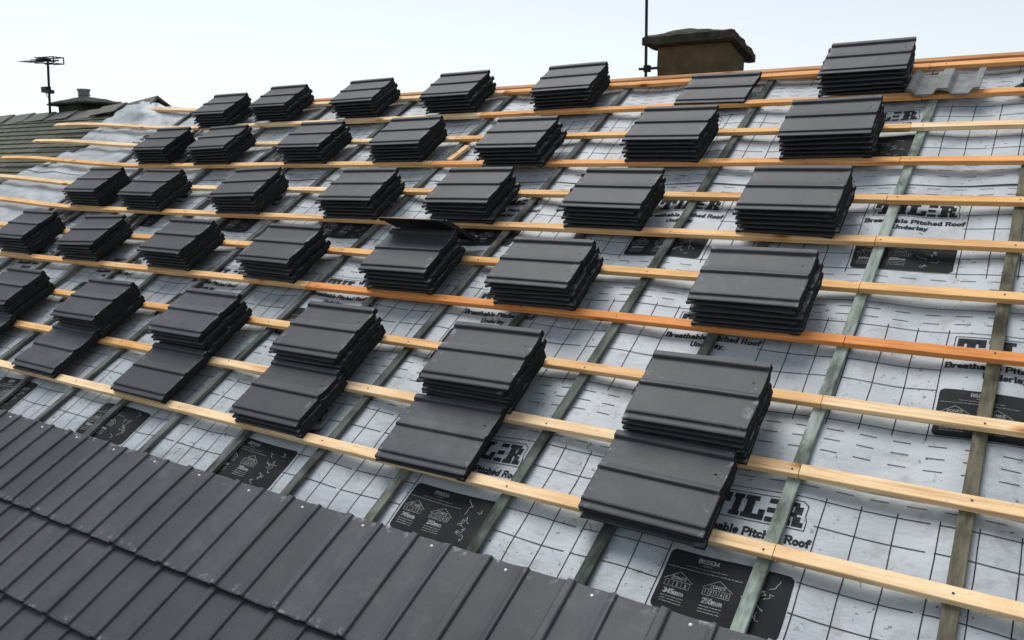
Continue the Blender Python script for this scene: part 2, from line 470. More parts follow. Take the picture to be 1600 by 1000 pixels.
def label_panel(sheet, n, x0):
    p = Print(n, x0, 0.0016)
    r = 0.02
    X0, X1, Y0, Y1 = 0.004, 0.412, 0.100, 0.328
    # rounded dark panel as a strip fan of rows
    lv = [Y0 + r * (1 - math.cos(math.radians(a))) for a in (0, 25, 45, 65, 90)]
    lv = lv + [Y0 + r + (Y1 - Y0 - 2 * r) * i / 7 for i in range(1, 7)] + [Y0 + Y1 - q for q in reversed(lv)]
    for ya, yb in zip(lv, lv[1:]):
        def inset(y):
            d = min(y - Y0, Y1 - y)
            return 0 if d >= r else r - math.sqrt(max(0, r * r - (r - d) ** 2))
        ia, ib = inset(ya), inset(yb)
        k = 12
        vs = []
        for i in range(k + 1):
            t = i / k
            vs += [p.pt(X0 + ia + (X1 - X0 - 2 * ia) * t, ya), p.pt(X0 + ib + (X1 - X0 - 2 * ib) * t, yb)]
        p.g.add(vs, [(2 * i, 2 * i + 2, 2 * i + 3, 2 * i + 1) for i in range(k)])
    po = link('label_panel', p.build('label_panel', panel_m), sheet)
    q = Print(n, x0, 0.0028)
    q.text('BS5534', .103, .297, .015, .2, False, .072)
    q.poly([(.125, .288), (.155, .288)], .0018)
    rnd = random.Random(int(n * 100 + x0 * 10))
    def tiny(xa, xb, y, w=.0022):
        x = xa
        while x < xb:
            l = rnd.uniform(.005, .016)
            q.seg((x, y), (min(xb, x + l), y), w); x += l + .004
    tiny(.07, .21, .275, .0018); tiny(.012, .26, .262, .002)
    # two houses with numbered zones
    for hx, hw, k, mm in ((.022, .082, 3, '345mm'), (.150, .088, 5, '250mm')):
        q.poly([(hx - .006, .213), (hx + hw / 2, .246), (hx + hw + .006, .213)], .0018)
        q.text('ZONES', hx + hw / 2 - .026, .216, .011, .18, False, .052)
        q.poly([(hx, .188), (hx + hw, .188), (hx + hw, .210), (hx, .210), (hx, .188)], .0016)
        for i in range(k):
            if i: q.seg((hx + hw * i / k, .188), (hx + hw * i / k, .210), .0014)
            q.text(str(i + 1), hx + hw * (i + .5) / k - .004, .193, .012, .16, False)
        q.text(mm, hx + .006, .160, .017, .22, False, .068)
        for j in range(3): tiny(hx + .004, hx + .076, .149 - j * .010)
    # loose sketch lines on the right side of the panel
    for i in range(9):
        cx, cy = .318 + rnd.uniform(-.03, .03), .128 + i * .019
        pts = [(cx, cy)]
        for k in range(rnd.randint(4, 7)):
            pts.append((pts[-1][0] + rnd.uniform(-.016, .017), pts[-1][1] + rnd.uniform(-.012, .016)))
        q.poly(pts, .0022)
    link('panel_lettering', q.build('panel_lettering', white_m), po)

PL = [1.587, 2.272, 1.816, 1.510, 1.9]          # left edge of one label panel on each sheet
PER = 1.1045
UR = 4.2
edge_rnd = random.Random(3)
EDGE = [edge_rnd.uniform(-6.22, -5.86) for _ in range(60)]
def left_edge(v):
    k = v / GA
    i = int(math.floor(k)) + 8
    return EDGE[i] * (1 - (k - math.floor(k))) + EDGE[i + 1] * (k - math.floor(k)) + 0.05 * noise.noise((v * 9, 2, 5))

SHEET_LABEL = ['lowest grey underlay strip between the laid tiles and the lower battens',
               'grey printed underlay strip second up from the laid tiles',
               'grey printed underlay strip third up, mid slope under the tile stacks',
               'grey printed underlay strip fourth up, just below the ridge strip',
               'narrow topmost underlay strip tucked under the ridge battens']
def build_sheet(n):
    v0 = 0.925 * n - (1.5, .20, .14, .15, .15)[n]
    v1 = min(0.925 * (n + 1) - 0.045, 3.93)
    s = link('underlay_sheet', grid_sheet(n, left_edge, UR, v0, v1, mem_m, hf=lambda u, v: sheet_h(n, u, v)),
             mw=ROOF, label=SHEET_LABEL[n], cat='underlay', group='lapped strips of grey roof underlay')
    gp = Print(n, 0, 0.0016); lp = Print(n, 0, 0.0016)
    LW = 0.0032
    j0 = math.floor((-5.6 - PL[n]) / PER); j1 = math.ceil((UR - PL[n]) / PER)
    def vis(y, v1=v1): return v0 + .004 < y + 0.925 * n < v1 - .004
    for j in range(j0, j1):
        x = PL[n] + j * PER
        if x < -5.9 or x + PER > UR: continue
        if vis(.095):
            gp.seg((x, .095), (x + PER, .095), LW)
        if vis(.66):
            gp.seg((x - .02, .645), (x + .43, .645), LW * .8)
        for y in (.204, .315, .426, .535, .645):
            if not vis(y): continue
            for a, c_ in ((.416, .742), (.768, 1.098)):
                gp.seg((x + a, y + random.uniform(-.0015, .0015)), (x + c_, y), LW)
        top = .66 if vis(.66) else v1 - .01 - .925 * n
        for a in (.428, .538, .649, .770, .880, .990, 1.098):
            gp.seg((x + a, .07), (x + a, top), LW)
        for a in range(10):
            for y in (-.065, -.01, .045, .697, .747):
                if vis(y): gp.seg((x - .325 + .1105 * a, y), (x - .270 + .1105 * a, y), LW * .9)
        if vis(.62) :
            big_letters(lp, x + .030, .516, .333, .098)
            lp.text('Breathable Pitched Roof', x + .002, .448, .028, .25, True, .418)
            lp.text('Underlay', x + .130, .398, .027, .25, True, .145)
        if vis(.33) and not (n >= 3 and x < -4.4):
            label_panel(s, n, x)
    link('grid_lines', gp.build('grid_lines', ink_m), s)
    if lp.g.v: link('lettering', lp.build('lettering', ink_m), s)
for n in range(5): build_sheet(n)

# ---------------------------------------------------------------- counter battens
ORD = ['first', 'second', 'third', 'fourth', 'fifth', 'sixth', 'seventh', 'eighth', 'ninth', 'tenth', 'eleventh', 'twelfth', 'thirteenth', 'fourteenth', 'fifteenth', 'sixteenth']
CBC = [(.15, .14, .10), (.31, .365, .33), (.075, .09, .08), (.12, .138, .125), (.17, .185, .16), (.13, .14, .132)] + [(.135, .145, .142)] * 10
def strip_bar(path, cross, name, mat, caps=True):
    """sweeps a closed (v, w) cross section along (u, v, w) or along v"""
    n = len(cross); vs = []
    for P in path: vs += [P(c) for c in cross]
    fs = [(i * n + k, i * n + (k + 1) % n, (i + 1) * n + (k + 1) % n, (i + 1) * n + k) for i in range(len(path) - 1) for k in range(n)]
    fs += [tuple(range(n)), tuple(range((len(path) - 1) * n, len(path) * n))[::-1]]
    return mesh(name, vs, fs, mat)
def chamfer(w, h, r): return [(r, 0), (w - r, 0), (w, r), (w, h - r), (w - r, h), (r, h), (0, h - r), (0, r)]
for i, (cu, cs) in enumerate(zip(CBU, CBS)):
    path = []
    v = -1.38
    ks = int((3.86 + 1.38) / 0.12)
    for k in range(ks + 1):
        vv = -1.38 + (3.86 + 1.38) * k / ks
        uu = cu + cs * (vv - 1.5) + 0.004 * noise.noise((vv * 1.5, i * 3.1, 0.5))
        wb = -0.0445 + max(0, rise(uu) * .9)
        path.append(lambda c, uu=uu, vv=vv, wb=wb, cu=cu: (uu - .024 + c[0] - cu, vv, wb + c[1]))
    me = strip_bar(path, [(a, b_) for a, b_ in chamfer(.045, .019, .002)], 'counter_batten', cb_m)
    tone = ['mould blackened brown', 'pale green treated', 'dark stained', 'dark green stained', 'greenish dark'][i] if i < 5 else 'dark stained'
    link('counter_batten', me, mw=ROOF @ Matrix.Translation((cu, 0, 0)), cat='counter batten', color=CBC[i],
         label='%s counter batten running up the slope, %s from the right' % (tone, ORD[i]), group='counter battens running up the slope')

# ---------------------------------------------------------------- tile battens
WC = {'pale': (.94, .70, .43), 'yel': (.86, .53, .235), 'org': (.84, .43, .17), 'deep': (.80, .335, .11), 'mid': (.86, .55, .27)}
BCOL = {1: ('pale', 'pale', 'pale'), 2: ('yel', 'pale', 'pale'), 3: ('yel', 'mid', 'pale'), 4: ('mid', 'deep', 'deep'), 5: ('yel', 'yel', 'yel'),
        6: ('mid', 'mid', 'mid'), 7: ('pale', 'mid', 'yel'), 8: ('yel', 'org', 'org'), 9: ('pale', 'yel', 'pale'), 10: ('pale', 'org', 'org'), 11: ('pale', 'org', 'org')}
BLEFT = {1: -4.0, 2: -4.8, 3: -5.6, 4: -6.3, 5: -6.6, 6: -7.1, 7: -7.15, 8: -6.72, 9: -6.62, 10: -6.72, 11: -5.72}
TONEW = {'pale': 'pale', 'yel': 'yellowish', 'org': 'orange', 'deep': 'deep orange', 'mid': 'honey coloured'}
SIDE = ['left length', 'middle length', 'right length']
def batten_mesh(u0, u1, v, uc, k):
    nseg = max(2, int((u1 - u0) / 0.2))
    path = []
    for i in range(nseg + 1):
        u = u0 + (u1 - u0) * i / nseg
        w = rise(u) - BT + 0.002 * noise.noise((u * .9, k * 2.2, 4))
        dv = 0.004 * noise.noise((u * .7, k * 5.2, 8))
        path.append(lambda c, u=u, dv=dv, w=w: (u - uc, v + dv + c[0], w + c[1]))
    me = strip_bar(path, chamfer(BW, BT, .0022), 'batten', wood_m)
    g = G()
    g.v = [tuple(q.co) for q in me.vertices]; g.f = [tuple(p.vertices) for p in me.polygons]; g.m = [0] * len(g.f)
    for cu, cs in zip(CBU, CBS):
        u = cu + cs * (v - 1.5) + random.uniform(-.008, .008)
        if u0 + .01 < u < u1 - .01:
            y = v + BW / 2 + random.uniform(-.01, .01); z = rise(u) + .0012 + 0.002 * noise.noise((u * .9, k * 2.2, 4))
            g.add([(u - uc + .0042 * math.cos(a), y + .0042 * math.sin(a), z) for a in [i * math.pi / 4 for i in range(8)]], [tuple(range(8))], 1)
    bpy.data.meshes.remove(me)
    return g.build('batten', [wood_m, metal_m])
for k in range(1, 12):
    js = [BLEFT[k], -1.06 + random.uniform(-.015, .015), 1.93 - .012 * k / 3 + random.uniform(-.008, .008), UR]
    if k in (1, 2, 3): js[1] = -1.55
    for s in range(3):
        u0, u1 = js[s] + (.0015 if s else 0), js[s + 1] - .0015
        uc = (u0 + u1) / 2
        me = batten_mesh(u0, u1, k * GA + BOFF[k], uc, k + s * .37)
        c = BCOL[k][s]
        link('batten', me, mw=ROOF @ Matrix.Translation((uc, 0, 0)), cat='batten', color=WC[c], group='softwood tile battens across the slope',
             label='%s softwood batten, %s of the %s row up from the laid tiles' % (TONEW[c], SIDE[s], ORD[k - 1]))
# ridge board seen above the topmost batten
g = G()
nseg = 30
path = []
for i in range(nseg + 1):
    u = -4.75 + (UR + 4.75) * i / nseg
    path.append(lambda c, u=u, d=0.003 * noise.noise((u * .6, 3, 3)): (u, 3.886 + c[0] + d, -0.144 + c[1] + rise(u) + d))
link('ridge_board', strip_bar(path, chamfer(.045, .142, .003), 'ridge_board', wood_m), mw=ROOF, cat='timber', color=(.60, .33, .17),
     label='reddish timber board along the ridge behind the topmost batten')
# short offcut lying on the underlay
g = G(); g.box((-.022, -.10, 0), (.022, .10, .022), jit=.001)
link('batten_offcut', g.build('batten_offcut', wood_m), mw=ROOF @ Matrix.Translation((-.955, 2.955, -.045)) @ Matrix.Rotation(math.radians(-12), 4, 'Z'),
     cat='offcut', color=WC['pale'], label='short pale wood offcut lying upslope between two battens')

# ---------------------------------------------------------------- concrete tiles
TW, TL, SX = 0.357, 0.458, 0.978
TOP = [(0, .004), (.001, .019), (.004, .0255), (.026, .0258), (.031, .0238), (.0355, .0130), (.040, .012), (.085, .0115), (.130, .0122), (.158, .0158), (.175, .0212), (.182, .0212),
       (.1855, .0180), (.188, .0112), (.193, .0105), (.245, .0108), (.300, .0120), (.326, .0125), (.3325, .0110), (.335, .0035), (.340, .0025), (.358, .0025), (.3635, .0010), (.365, -.002)]
BOT = [(.364, -.0060), (.361, -.0080), (.338, -.0085), (.330, -.004), (.320, .000), (.200, .000), (.188, .003), (.180, .008), (.172, .0085), (.150, .004), (.130, .0015), (.05, .001), (.037, .003), (.025, .0115), (.004, .0115)]
def make_tile(seed, hole=True, head=.0146):
    rnd = random.Random(seed)
    prof = [(x * SX - TW / 2, z) for x, z in TOP + BOT]
    nt_, n = len(TOP), len(TOP) + len(BOT)
    ys = [(0, 'nose'), (.004, 'lip'), (.014, 'a'), (.03, 'b'), (.12, 'c'), (.24, 'c'), (.36, 'c'), (.415, 'c'), (.424, 'b'), (.450, 'b'), (.455, 'a'), (TL, 'head')]
    vs = []
    bow = rnd.uniform(-.0012, .0012)
    for y, t in ys:
        for i, (x, z) in enumerate(prof):
            yy = y - TL / 2
            zz = z + bow * (1 - (2 * yy / TL) ** 2)
            if t == 'nose': zz += -.0030 if i < nt_ else -.0045; yy += .0007 * math.sin(x * 90 + seed)
            elif t == 'lip': zz += -.0004 if i < nt_ else -.0055
            elif t == 'a': zz += 0 if i < nt_ else (-.0035 if y < .2 else 0)
            elif t == 'head':
                yy += rnd.uniform(-.0045, .001); zz += -.0012
            if y > .42 and i >= nt_: zz -= head * (1 - .5 * smooth01(.328, .345, (x + TW / 2) / SX))
            vs.append((x, yy, zz))
    m = len(ys)
    fs = [(j * n + i, j * n + (i + 1) % n, (j + 1) * n + (i + 1) % n, (j + 1) * n + i) for j in range(m - 1) for i in range(n)]
    fs = [f[::-1] for f in fs]
    fs += [tuple(range(n)), tuple(range((m - 1) * n, m * n))[::-1]]
    g = G(); g.add(vs, fs)
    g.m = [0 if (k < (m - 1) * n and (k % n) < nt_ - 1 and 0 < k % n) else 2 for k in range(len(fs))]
    for xc in (.105 * SX - TW / 2, .262 * SX - TW / 2):     # hanging nibs under the head
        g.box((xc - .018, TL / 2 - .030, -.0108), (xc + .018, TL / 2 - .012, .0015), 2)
    if hole:
        c = (.105 - TW / 2, TL / 2 - .042)
        vs = [(c[0] + .0052 * math.cos(a), c[1] + .0052 * math.sin(a), .0119 + bow * .3) for a in [i * math.pi / 5 for i in range(10)]]
        g.add(vs, [tuple(range(10))], 1)
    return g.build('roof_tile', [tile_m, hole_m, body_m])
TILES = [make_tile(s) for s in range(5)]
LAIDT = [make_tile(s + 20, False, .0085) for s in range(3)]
CEN = Matrix.Translation((0, 0, 0))

STK = [('F1', 10, -4.06, .175, 6), ('F2', 10, -3.345, .262, 6), ('F3', 10, -2.325, .25, 6), ('F4', 10, -1.37, .25, 6), ('F5', 10, -.374, .232, 6), ('F6', 10, .686, .195, 1), ('F7', 10, 1.567, .238, 6),
 ('E1', 8, -4.2, .225, 6), ('E2', 8, -3.40, .215, 6), ('E3', 8, -2.29, .212, 6), ('E4', 8, -1.366, .220, 6), ('E5', 8, -.371, .150, 6), ('E6', 8, .636, .208, 6), ('E7', 8, 1.531, .222, 6),
 ('D1', 6, -4.32, .235, 6), ('D2', 6, -3.473, .205, 6), ('D3', 6, -2.371, .214, 6), ('D4', 6, -1.269, .205, 6), ('D5', 6, -.372, .205, 6), ('D6', 6, .563, .203, 6), ('D7', 6, 1.513, .214, 6),
 ('C1', 4, -4.37, .238, 6), ('C2', 4, -3.441, .224, 6), ('C3', 4, -2.395, .224, 6), ('C4', 4, -1.386, .219, 6), ('C5', 4, -.369, .226, 6), ('C6', 4, .487, .212, 6), ('C7', 4, 1.525, .208, 6),
 ('B1', 2, -3.49, .228, 6), ('B2', 2, -2.439, .225, 6), ('B3', 2, -1.448, .232, 6), ('B4', 2, -.448, .240, 6), ('B5', 2, .513, .222, 6), ('B6', 2, 1.515, .193, 6),
 ('A1', 1, -3.46, .200, 2), ('A2', 1, -2.454, .190, 2), ('A3', 1, -1.421, .192, 2), ('A4', 1, -.413, .196, 3), ('A5', 1, .501, .176, 2), ('A6', 1, 1.491, .148, 3)]
ROWW = {'A': 'lowest row of short stacks', 'B': 'second row of stacks up', 'C': 'third row of stacks up', 'D': 'fourth row of stacks up', 'E': 'fifth row of stacks up', 'F': 'top row by the ridge'}
CNT = {r: max(int(s[0][1]) for s in STK if s[0][0] == r) for r in 'ABCDEF'}
POSW = {6: ['bottom', 'second from bottom', 'third from bottom', 'third from top', 'second from top', 'top'], 3: ['bottom', 'middle', 'top'], 2: ['bottom', 'top']}
rt = random.Random(11)
NEST = 0.0262
for name, kb, uc, vc, cnt in STK:
    r, i = name[0], int(name[1])
    place = ORD[CNT[r] - i]
    lean = rt.uniform(-.0045, .0035); turn = rt.uniform(-1.3, 1.3)
    for t in range(cnt):
        ju = rt.uniform(-.012, .012) + lean * (t - 2.5) + (.007 if t % 2 else -.007)
        jv = rt.uniform(-.006, .006) - (.020 if cnt == 6 else .004)
        jr = turn + rt.uniform(-.7, .7)
        if r == 'A': jr *= .5
        elif rt.random() < .13: jr += rt.choice((-2.4, 2.2)); ju += rt.uniform(-.014, .014)
        if t == 0: ju *= .4
        if name == 'C2' and t == 5: jr += 2.2; ju += .02
        w = 0.0148 + NEST * t + rise(uc)
        mw = ROOF @ Matrix.Translation((uc + ju, kb * GA + BOFF[kb] + vc + jv, w)) @ Matrix.Rotation(math.radians(-90 + jr), 4, 'Z')
        if cnt == 1:
            lab = 'single dark grey tile lying alone near the ridge below the chimney'
        else:
            lab = 'dark tile, %s of %s stack from right, %s' % (POSW[cnt][t], place, ROWW[r])
        link('roof_tile', TILES[rt.randrange(5)], mw=mw, cat='roof tile', label=lab, group='dark roof tiles stacked on the battens')
# tile tipped up against the back of a stack
hi, lo = Vector((0, 1.712, .278)), Vector((0, 1.925, -.010))
d = (hi - lo).normalized()
ax_x = Vector((0, -d.y, -d.z)) * -1          # tile's own x runs from low edge to high edge
ax_y = Vector((1, 0, 0))
ax_z = ax_x.cross(ax_y)
if ax_z.y < 0: ax_y = -ax_y; ax_z = ax_x.cross(ax_y)
R3 = Matrix((ax_x, ax_y, ax_z)).transposed().to_4x4()
cen = (hi + lo) / 2
link('roof_tile', TILES[1], mw=ROOF @ Matrix.Translation((-.375, cen.y, cen.z)) @ R3, cat='roof tile', group='dark roof tiles stacked on the battens',
     label='dark tile tipped on edge against the back of a stack, underside showing')

# tiles already laid over the eaves
TILT = math.asin(.0225 / GA)
CP = 0.3277
sg = G()
for k in range(6):          # domed screw head
    pass
def dome(r, h, n=10):
    vs, fs = [], []
    rings = [(r, 0), (r * .95, h * .45), (r * .6, h * .88)]
    for rr, z in rings: vs += [(rr * math.cos(2 * math.pi * i / n), rr * math.sin(2 * math.pi * i / n), z) for i in range(n)]
    vs.append((0, 0, h))
    for j in range(2): fs += [(j * n + i, j * n + (i + 1) % n, (j + 1) * n + (i + 1) % n, (j + 1) * n + i) for i in range(n)]
    fs += [(2 * n + i, 2 * n + (i + 1) % n, 3 * n) for i in range(n)]
    return mesh('screw_head', vs, fs, screw_m, smooth=True)
SCREW = dome(.0062, .0055)
LAIDROW = ['top laid course', 'second laid course down', 'third laid course down', 'bottom laid course at the eaves']
ul0 = 1.445 - .108
for row in range(4):
    i0, i1 = {0: (-12, 3), 1: (-9, 3), 2: (-7, 2), 3: (-5, 2)}[row]
    for i in range(i0, i1 + 1):
        left = ul0 + CP * i
        headv = .056 - GA * row
        jr = rt.uniform(-.25, .25)
        cw = .012 + .001 + TL / 2 * math.sin(TILT)
        mw = ROOF @ Matrix.Translation((left + TW / 2 + rt.uniform(-.0008, .0008), headv - TL / 2 * math.cos(TILT) + rt.uniform(-.002, .002), cw)) @ Matrix.Rotation(-TILT, 4, 'X') @ Matrix.Rotation(math.radians(jr * .3), 4, 'Z')
        o = link('laid_tile', LAIDT[rt.randrange(3)], mw=mw, cat='roof tile', group='dark tiles already laid over the eaves',
                 label='%s tile, %s from right in the %s' % ('dark laid' if row else 'white-screwed dark laid', ORD[i1 - i], LAIDROW[row]))
        if row == 0:
            link('screw_head', SCREW, o, Matrix.Translation((.105 - TW / 2 + rt.uniform(-.004, .004), TL / 2 - .030 + rt.uniform(-.004, .004), .0114)))

# pale old pan tile lying upside down near the ridge
prof = []
for i in range(49):
    x = -.175 + .35 * i / 48
    ph = (x + .175) / .35 * 2
    fr = ph - math.floor(ph) if i < 48 else 1.0
    z = .034 * (1 - smooth01(.10, .26, fr) + smooth01(.70, .86, fr))
    prof.append((x, z))
g = G(); n = len(prof); vs = []
ysl = [-.115, -.10, -.03, .04, .10, .115]
for y in ysl:
    e = .0012 if abs(y) > .11 else 0
    vs += [(x, y + .003 * noise.noise((x * 14, y, 1)), z + e * -1 + .0016 * noise.noise((x * 20, y * 20, 2))) for x, z in prof] + [(x, y, z - .014) for x, z in reversed(prof)]
m = 2 * n
fs = [(j * m + i, (j + 1) * m + i, (j + 1) * m + (i + 1) % m, j * m + (i + 1) % m) for j in range(len(ysl) - 1) for i in range(m)]
fs += [tuple(range(m)), tuple(range((len(ysl) - 1) * m, len(ysl) * m))[::-1]]
g.add(vs, fs)
link('pan_tile', g.build('pan_tile', grey_m), mw=ROOF @ Matrix.Translation((2.0, 3.545, .018)) @ Matrix.Rotation(math.radians(-3), 4, 'Z'),
     cat='pan tile', label='pale grey wavy old tile lying upside down near the ridge on the right')

# crumpled teal cloth at the right by the ridge
def blob(rx, ry, rz, mat, seed, name, amp=.28):
    vs, fs = [], []
    nu, nv = 22, 12
    for j in range(nv + 1):
        ph = math.pi * j / nv
        for i in range(nu):
            a = 2 * math.pi * i / nu
            d = Vector((math.sin(ph) * math.cos(a), math.sin(ph) * math.sin(a), math.cos(ph)))
            k = 1 + amp * noise.noise(d * 2.2 + Vector((seed, 0, 0))) + amp * .7 * noise.noise(d * 5 + Vector((seed, 3, 0)))
            vs.append((d.x * rx * k, d.y * ry * k, max(-rz * .7, d.z * rz * k)))
    fs = [(j * nu + i, j * nu + (i + 1) % nu, (j + 1) * nu + (i + 1) % nu, (j + 1) * nu + i) for j in range(nv) for i in range(nu)]
    return mesh(name, vs, [f[::-1] for f in fs], mat, smooth=True)
link('work_cloth', blob(.10, .05, .028, teal_m, 3, 'work_cloth', .5), mw=ROOF @ Matrix.Translation((2.435, 3.545, -.016)), cat='cloth',
     label='crumpled dark teal cloth on the underlay at the right edge')

# loosened grey membrane lump draped over the open end of the old ridge
def flap_h(u, v):
    lump = math.exp(-((u + 5.62) / .28) ** 2) * smooth01(3.52, 3.78, v)
    right = smooth01(-5.45, -5.1, u)
    a = .055 * lump + .020 * noise.noise((u * 4.2, v * 5, 6)) + .012 * noise.noise((u * 11, v * 9, 2)) + .007 * noise.noise((u * 23, v * 15, 4))
    return (-.012 + rise(u) * .66 + a) * (1 - right) + right * (rise(u) * .8 - .043 + .35 * min(a, .02))
nu, nv = 60, 18
vs = []
for j in range(nv + 1):
    for i in range(nu + 1):
        t, s = i / nu, j / nv
        u = -6.02 + .07 * noise.noise((s * 4, 1, 1)) + (1.5 - .25 * s) * t
        v = 3.535 + .40 * s + .03 * noise.noise((t * 7, 5, s))
        vs.append((u, v, flap_h(u, v)))
link('loose_membrane', mesh('loose_membrane', vs, [(j * (nu + 1) + i, j * (nu + 1) + i + 1, (j + 1) * (nu + 1) + i + 1, (j + 1) * (nu + 1) + i) for j in range(nv) for i in range(nu)], mem_m, smooth=True),
     mw=ROOF, cat='membrane', label='loose crumpled grey membrane bunched under the raised end ridge tile')

# ---------------------------------------------------------------- the neighbour's old roof
def roof_pt(u, v, w): return ROOF @ Vector((u, v, w))
nb = link('neighbouring_house', None, mw=Matrix.Translation(roof_pt(-8.4, -1.5, 0)), cat='house', label='older house beyond the left edge with weathered greenish plain tiles')
nbi = nb.matrix_world.inverted()
g = G(); tones = []
rnd = random.Random(5)
GO = .1005
for k in range(55):
    v0 = -1.5 + GO * k
    if v0 > 3.80: break
    ue = left_edge(v0 + .05) + .05 + rnd.uniform(-.12, .12)
    u = -10.9 + (.083 if k % 2 else 0)
    while u < ue:
        w_ = .166
        a = .006 + rnd.uniform(-.001, .0015)
        u1 = min(u + w_ - .003, ue)
        sk = rnd.uniform(-.0012, .0012)
        P = [(u, v0 + sk, a + .017), (u1, v0 + sk, a + .017), (u1, v0 + GO + .01, a + .003), (u, v0 + GO + .01, a + .003)]
        vs = [roof_pt(*q) for q in P] + [roof_pt(q[0], q[1], q[2] - .015) for q in P]
        g.add([nbi @ q for q in vs], [(0, 1, 2, 3), (7, 6, 5, 4), (0, 4, 5, 1), (1, 5, 6, 2), (2, 6, 7, 3), (3, 7, 4, 0)])
        tones += [rnd.random()] * 6
        u += w_
me = g.build('roof_covering', old_m)
at = me.attributes.new('tone', 'FLOAT', 'FACE'); at.data.foreach_set('value', tones)
rc = link('roof', me, nb)
g = G()
for ya, za, yb, zb in ((-1.5, 0, 3.93, 0),):
    vs = [roof_pt(-10.9, -1.5, -.02), roof_pt(-6.0, -1.5, -.06), roof_pt(-6.0, 3.93, -.06), roof_pt(-10.9, 3.93, -.02)]
    vs = vs + [q - Vector((0, 0, .12)) for q in vs]
    g.add([nbi @ q for q in vs], [(0, 1, 2, 3), (7, 6, 5, 4), (0, 4, 5, 1), (1, 5, 6, 2), (2, 6, 7, 3), (3, 7, 4, 0)])
link('roof_deck', g.build('roof_deck', deck_m), nb)
RY, RZ = 3.93 * math.cos(TH), 3.93 * math.sin(TH)
g = G()
vs = [Vector((-10.9, RY + .02, RZ - .02)), Vector((-6.35, RY + .02, RZ - .02)), Vector((-6.35, RY + 4.6, RZ - 2.8)), Vector((-10.9, RY + 4.6, RZ - 2.8))]
vs += [q - Vector((0, 0, .1)) for q in vs]
g.add([nbi @ q for q in vs], [(0, 1, 2, 3), (7, 6, 5, 4), (0, 4, 5, 1), (1, 5, 6, 2), (2, 6, 7, 3), (3, 7, 4, 0)])
link('back_slope', g.build('back_slope', old_m), nb)
g = G()
g.box((-10.7, -.9, -5.6), (-6.25, RY * 2 + .9, -.62), mat=nbi)
link('wall', g.build('wall', wall_m), nb)

def ridge_cap(L=.458, arm=.20, t=.018, spread=58):
    a = math.radians(spread)
    dx, dz = math.sin(a), math.cos(a)
    out = [(-arm * dx, -arm * dz), (0, 0), (arm * dx, -arm * dz)]
    inn = [(arm * dx - t * .6, -arm * dz - t * .3), (0, -t * 1.6), (-arm * dx + t * .6, -arm * dz - t * .3)]
    P = out + inn
    vs = [(0, y * 1.06, z * 1.06 + .006) for y, z in P] + [(L, y, z) for y, z in P]
    fs = [(i, (i + 1) % 6, 6 + (i + 1) % 6, 6 + i) for i in range(6)] + [(5, 4, 1, 0), (4, 3, 2, 1), (6, 7, 10, 11), (7, 8, 9, 10)]
    return mesh('ridge_tile', vs, fs, ridge_m)
RC = ridge_cap()
for i in range(11):
    u = -6.545 - .478 * i
    m = Matrix.Translation((u + rnd.uniform(-.006, .006), RY + .02, RZ + .034 + (.022 if i == 0 else 0) + rnd.uniform(-.006, .006))) @ Matrix.Rotation(math.radians(rnd.uniform(-1.0, .6) - 2.2 - (2 if i == 0 else 0)), 4, 'Y') @ Matrix.Rotation(math.radians(rnd.uniform(-3, 3)), 4, 'X')
    o = link('ridge_tile', RC, nb); o.matrix_local = nbi @ m
o = link('ridge_tile', ridge_cap(.56, .21, .018, 52), nb)
o.matrix_local = nbi @ (Matrix.Translation((-6.10, RY + .03, RZ + .078)) @ Matrix.Rotation(math.radians(-6.5), 4, 'Y') @ Matrix.Rotation(math.radians(4), 4, 'X'))
o['label'] = 'lifted last ridge tile with its dark open end showing'

# ---------------------------------------------------------------- chimneys and aerials
def slab(x0, y0, z0, x1, y1, z1, inv, mat, name, seed, dome_h=.05, sag=0.0):
    nx, ny = 26, 18
    top, bot = [], []
    for j in range(ny + 1):
        for i in range(nx + 1):
            s, t = i / nx, j / ny
            x, y = x0 + (x1 - x0) * s, y0 + (y1 - y0) * t
            e = .02 * noise.noise((x * 7 + seed, y * 7, 0)) if i in (0, nx) or j in (0, ny) else 0
            d = min(s, 1 - s, t, 1 - t)
            zt = z1 + dome_h * smooth01(0, .42, d) + .012 * noise.noise((x * 9, y * 9, seed)) - (.018 if d == 0 else 0)
            zb = z0 + .010 * noise.noise((x * 9, y * 9, seed + 5)) + (.012 if d == 0 else 0)
            dz = -sag * t * smooth01(.35, 1, s); zt += dz; zb += dz
            ox = (-abs(e) if i == 0 else abs(e) if i == nx else 0); oy = (-abs(e) if j == 0 else abs(e) if j == ny else 0)
            top.append(inv @ Vector((x + ox, y + oy, zt))); bot.append(inv @ Vector((x + ox, y + oy, zb)))
    w = nx + 1; nb_ = len(top)
    fs = []
    for j in range(ny):
        for i in range(nx):
            a = j * w + i
            fs.append((a, a + 1, a + w + 1, a + w)); fs.append((nb_ + a, nb_ + a + w, nb_ + a + w + 1, nb_ + a + 1))
    ring = [i for i in range(w)] + [j * w + nx for j in range(1, ny + 1)] + [ny * w + i for i in range(nx - 1, -1, -1)] + [j * w for j in range(ny - 1, 0, -1)]
    for a, b_ in zip(ring, ring[1:] + ring[:1]): fs.append((a, nb_ + a, nb_ + b_, b_))
    return mesh(name, top + bot, fs, mat, smooth=False)

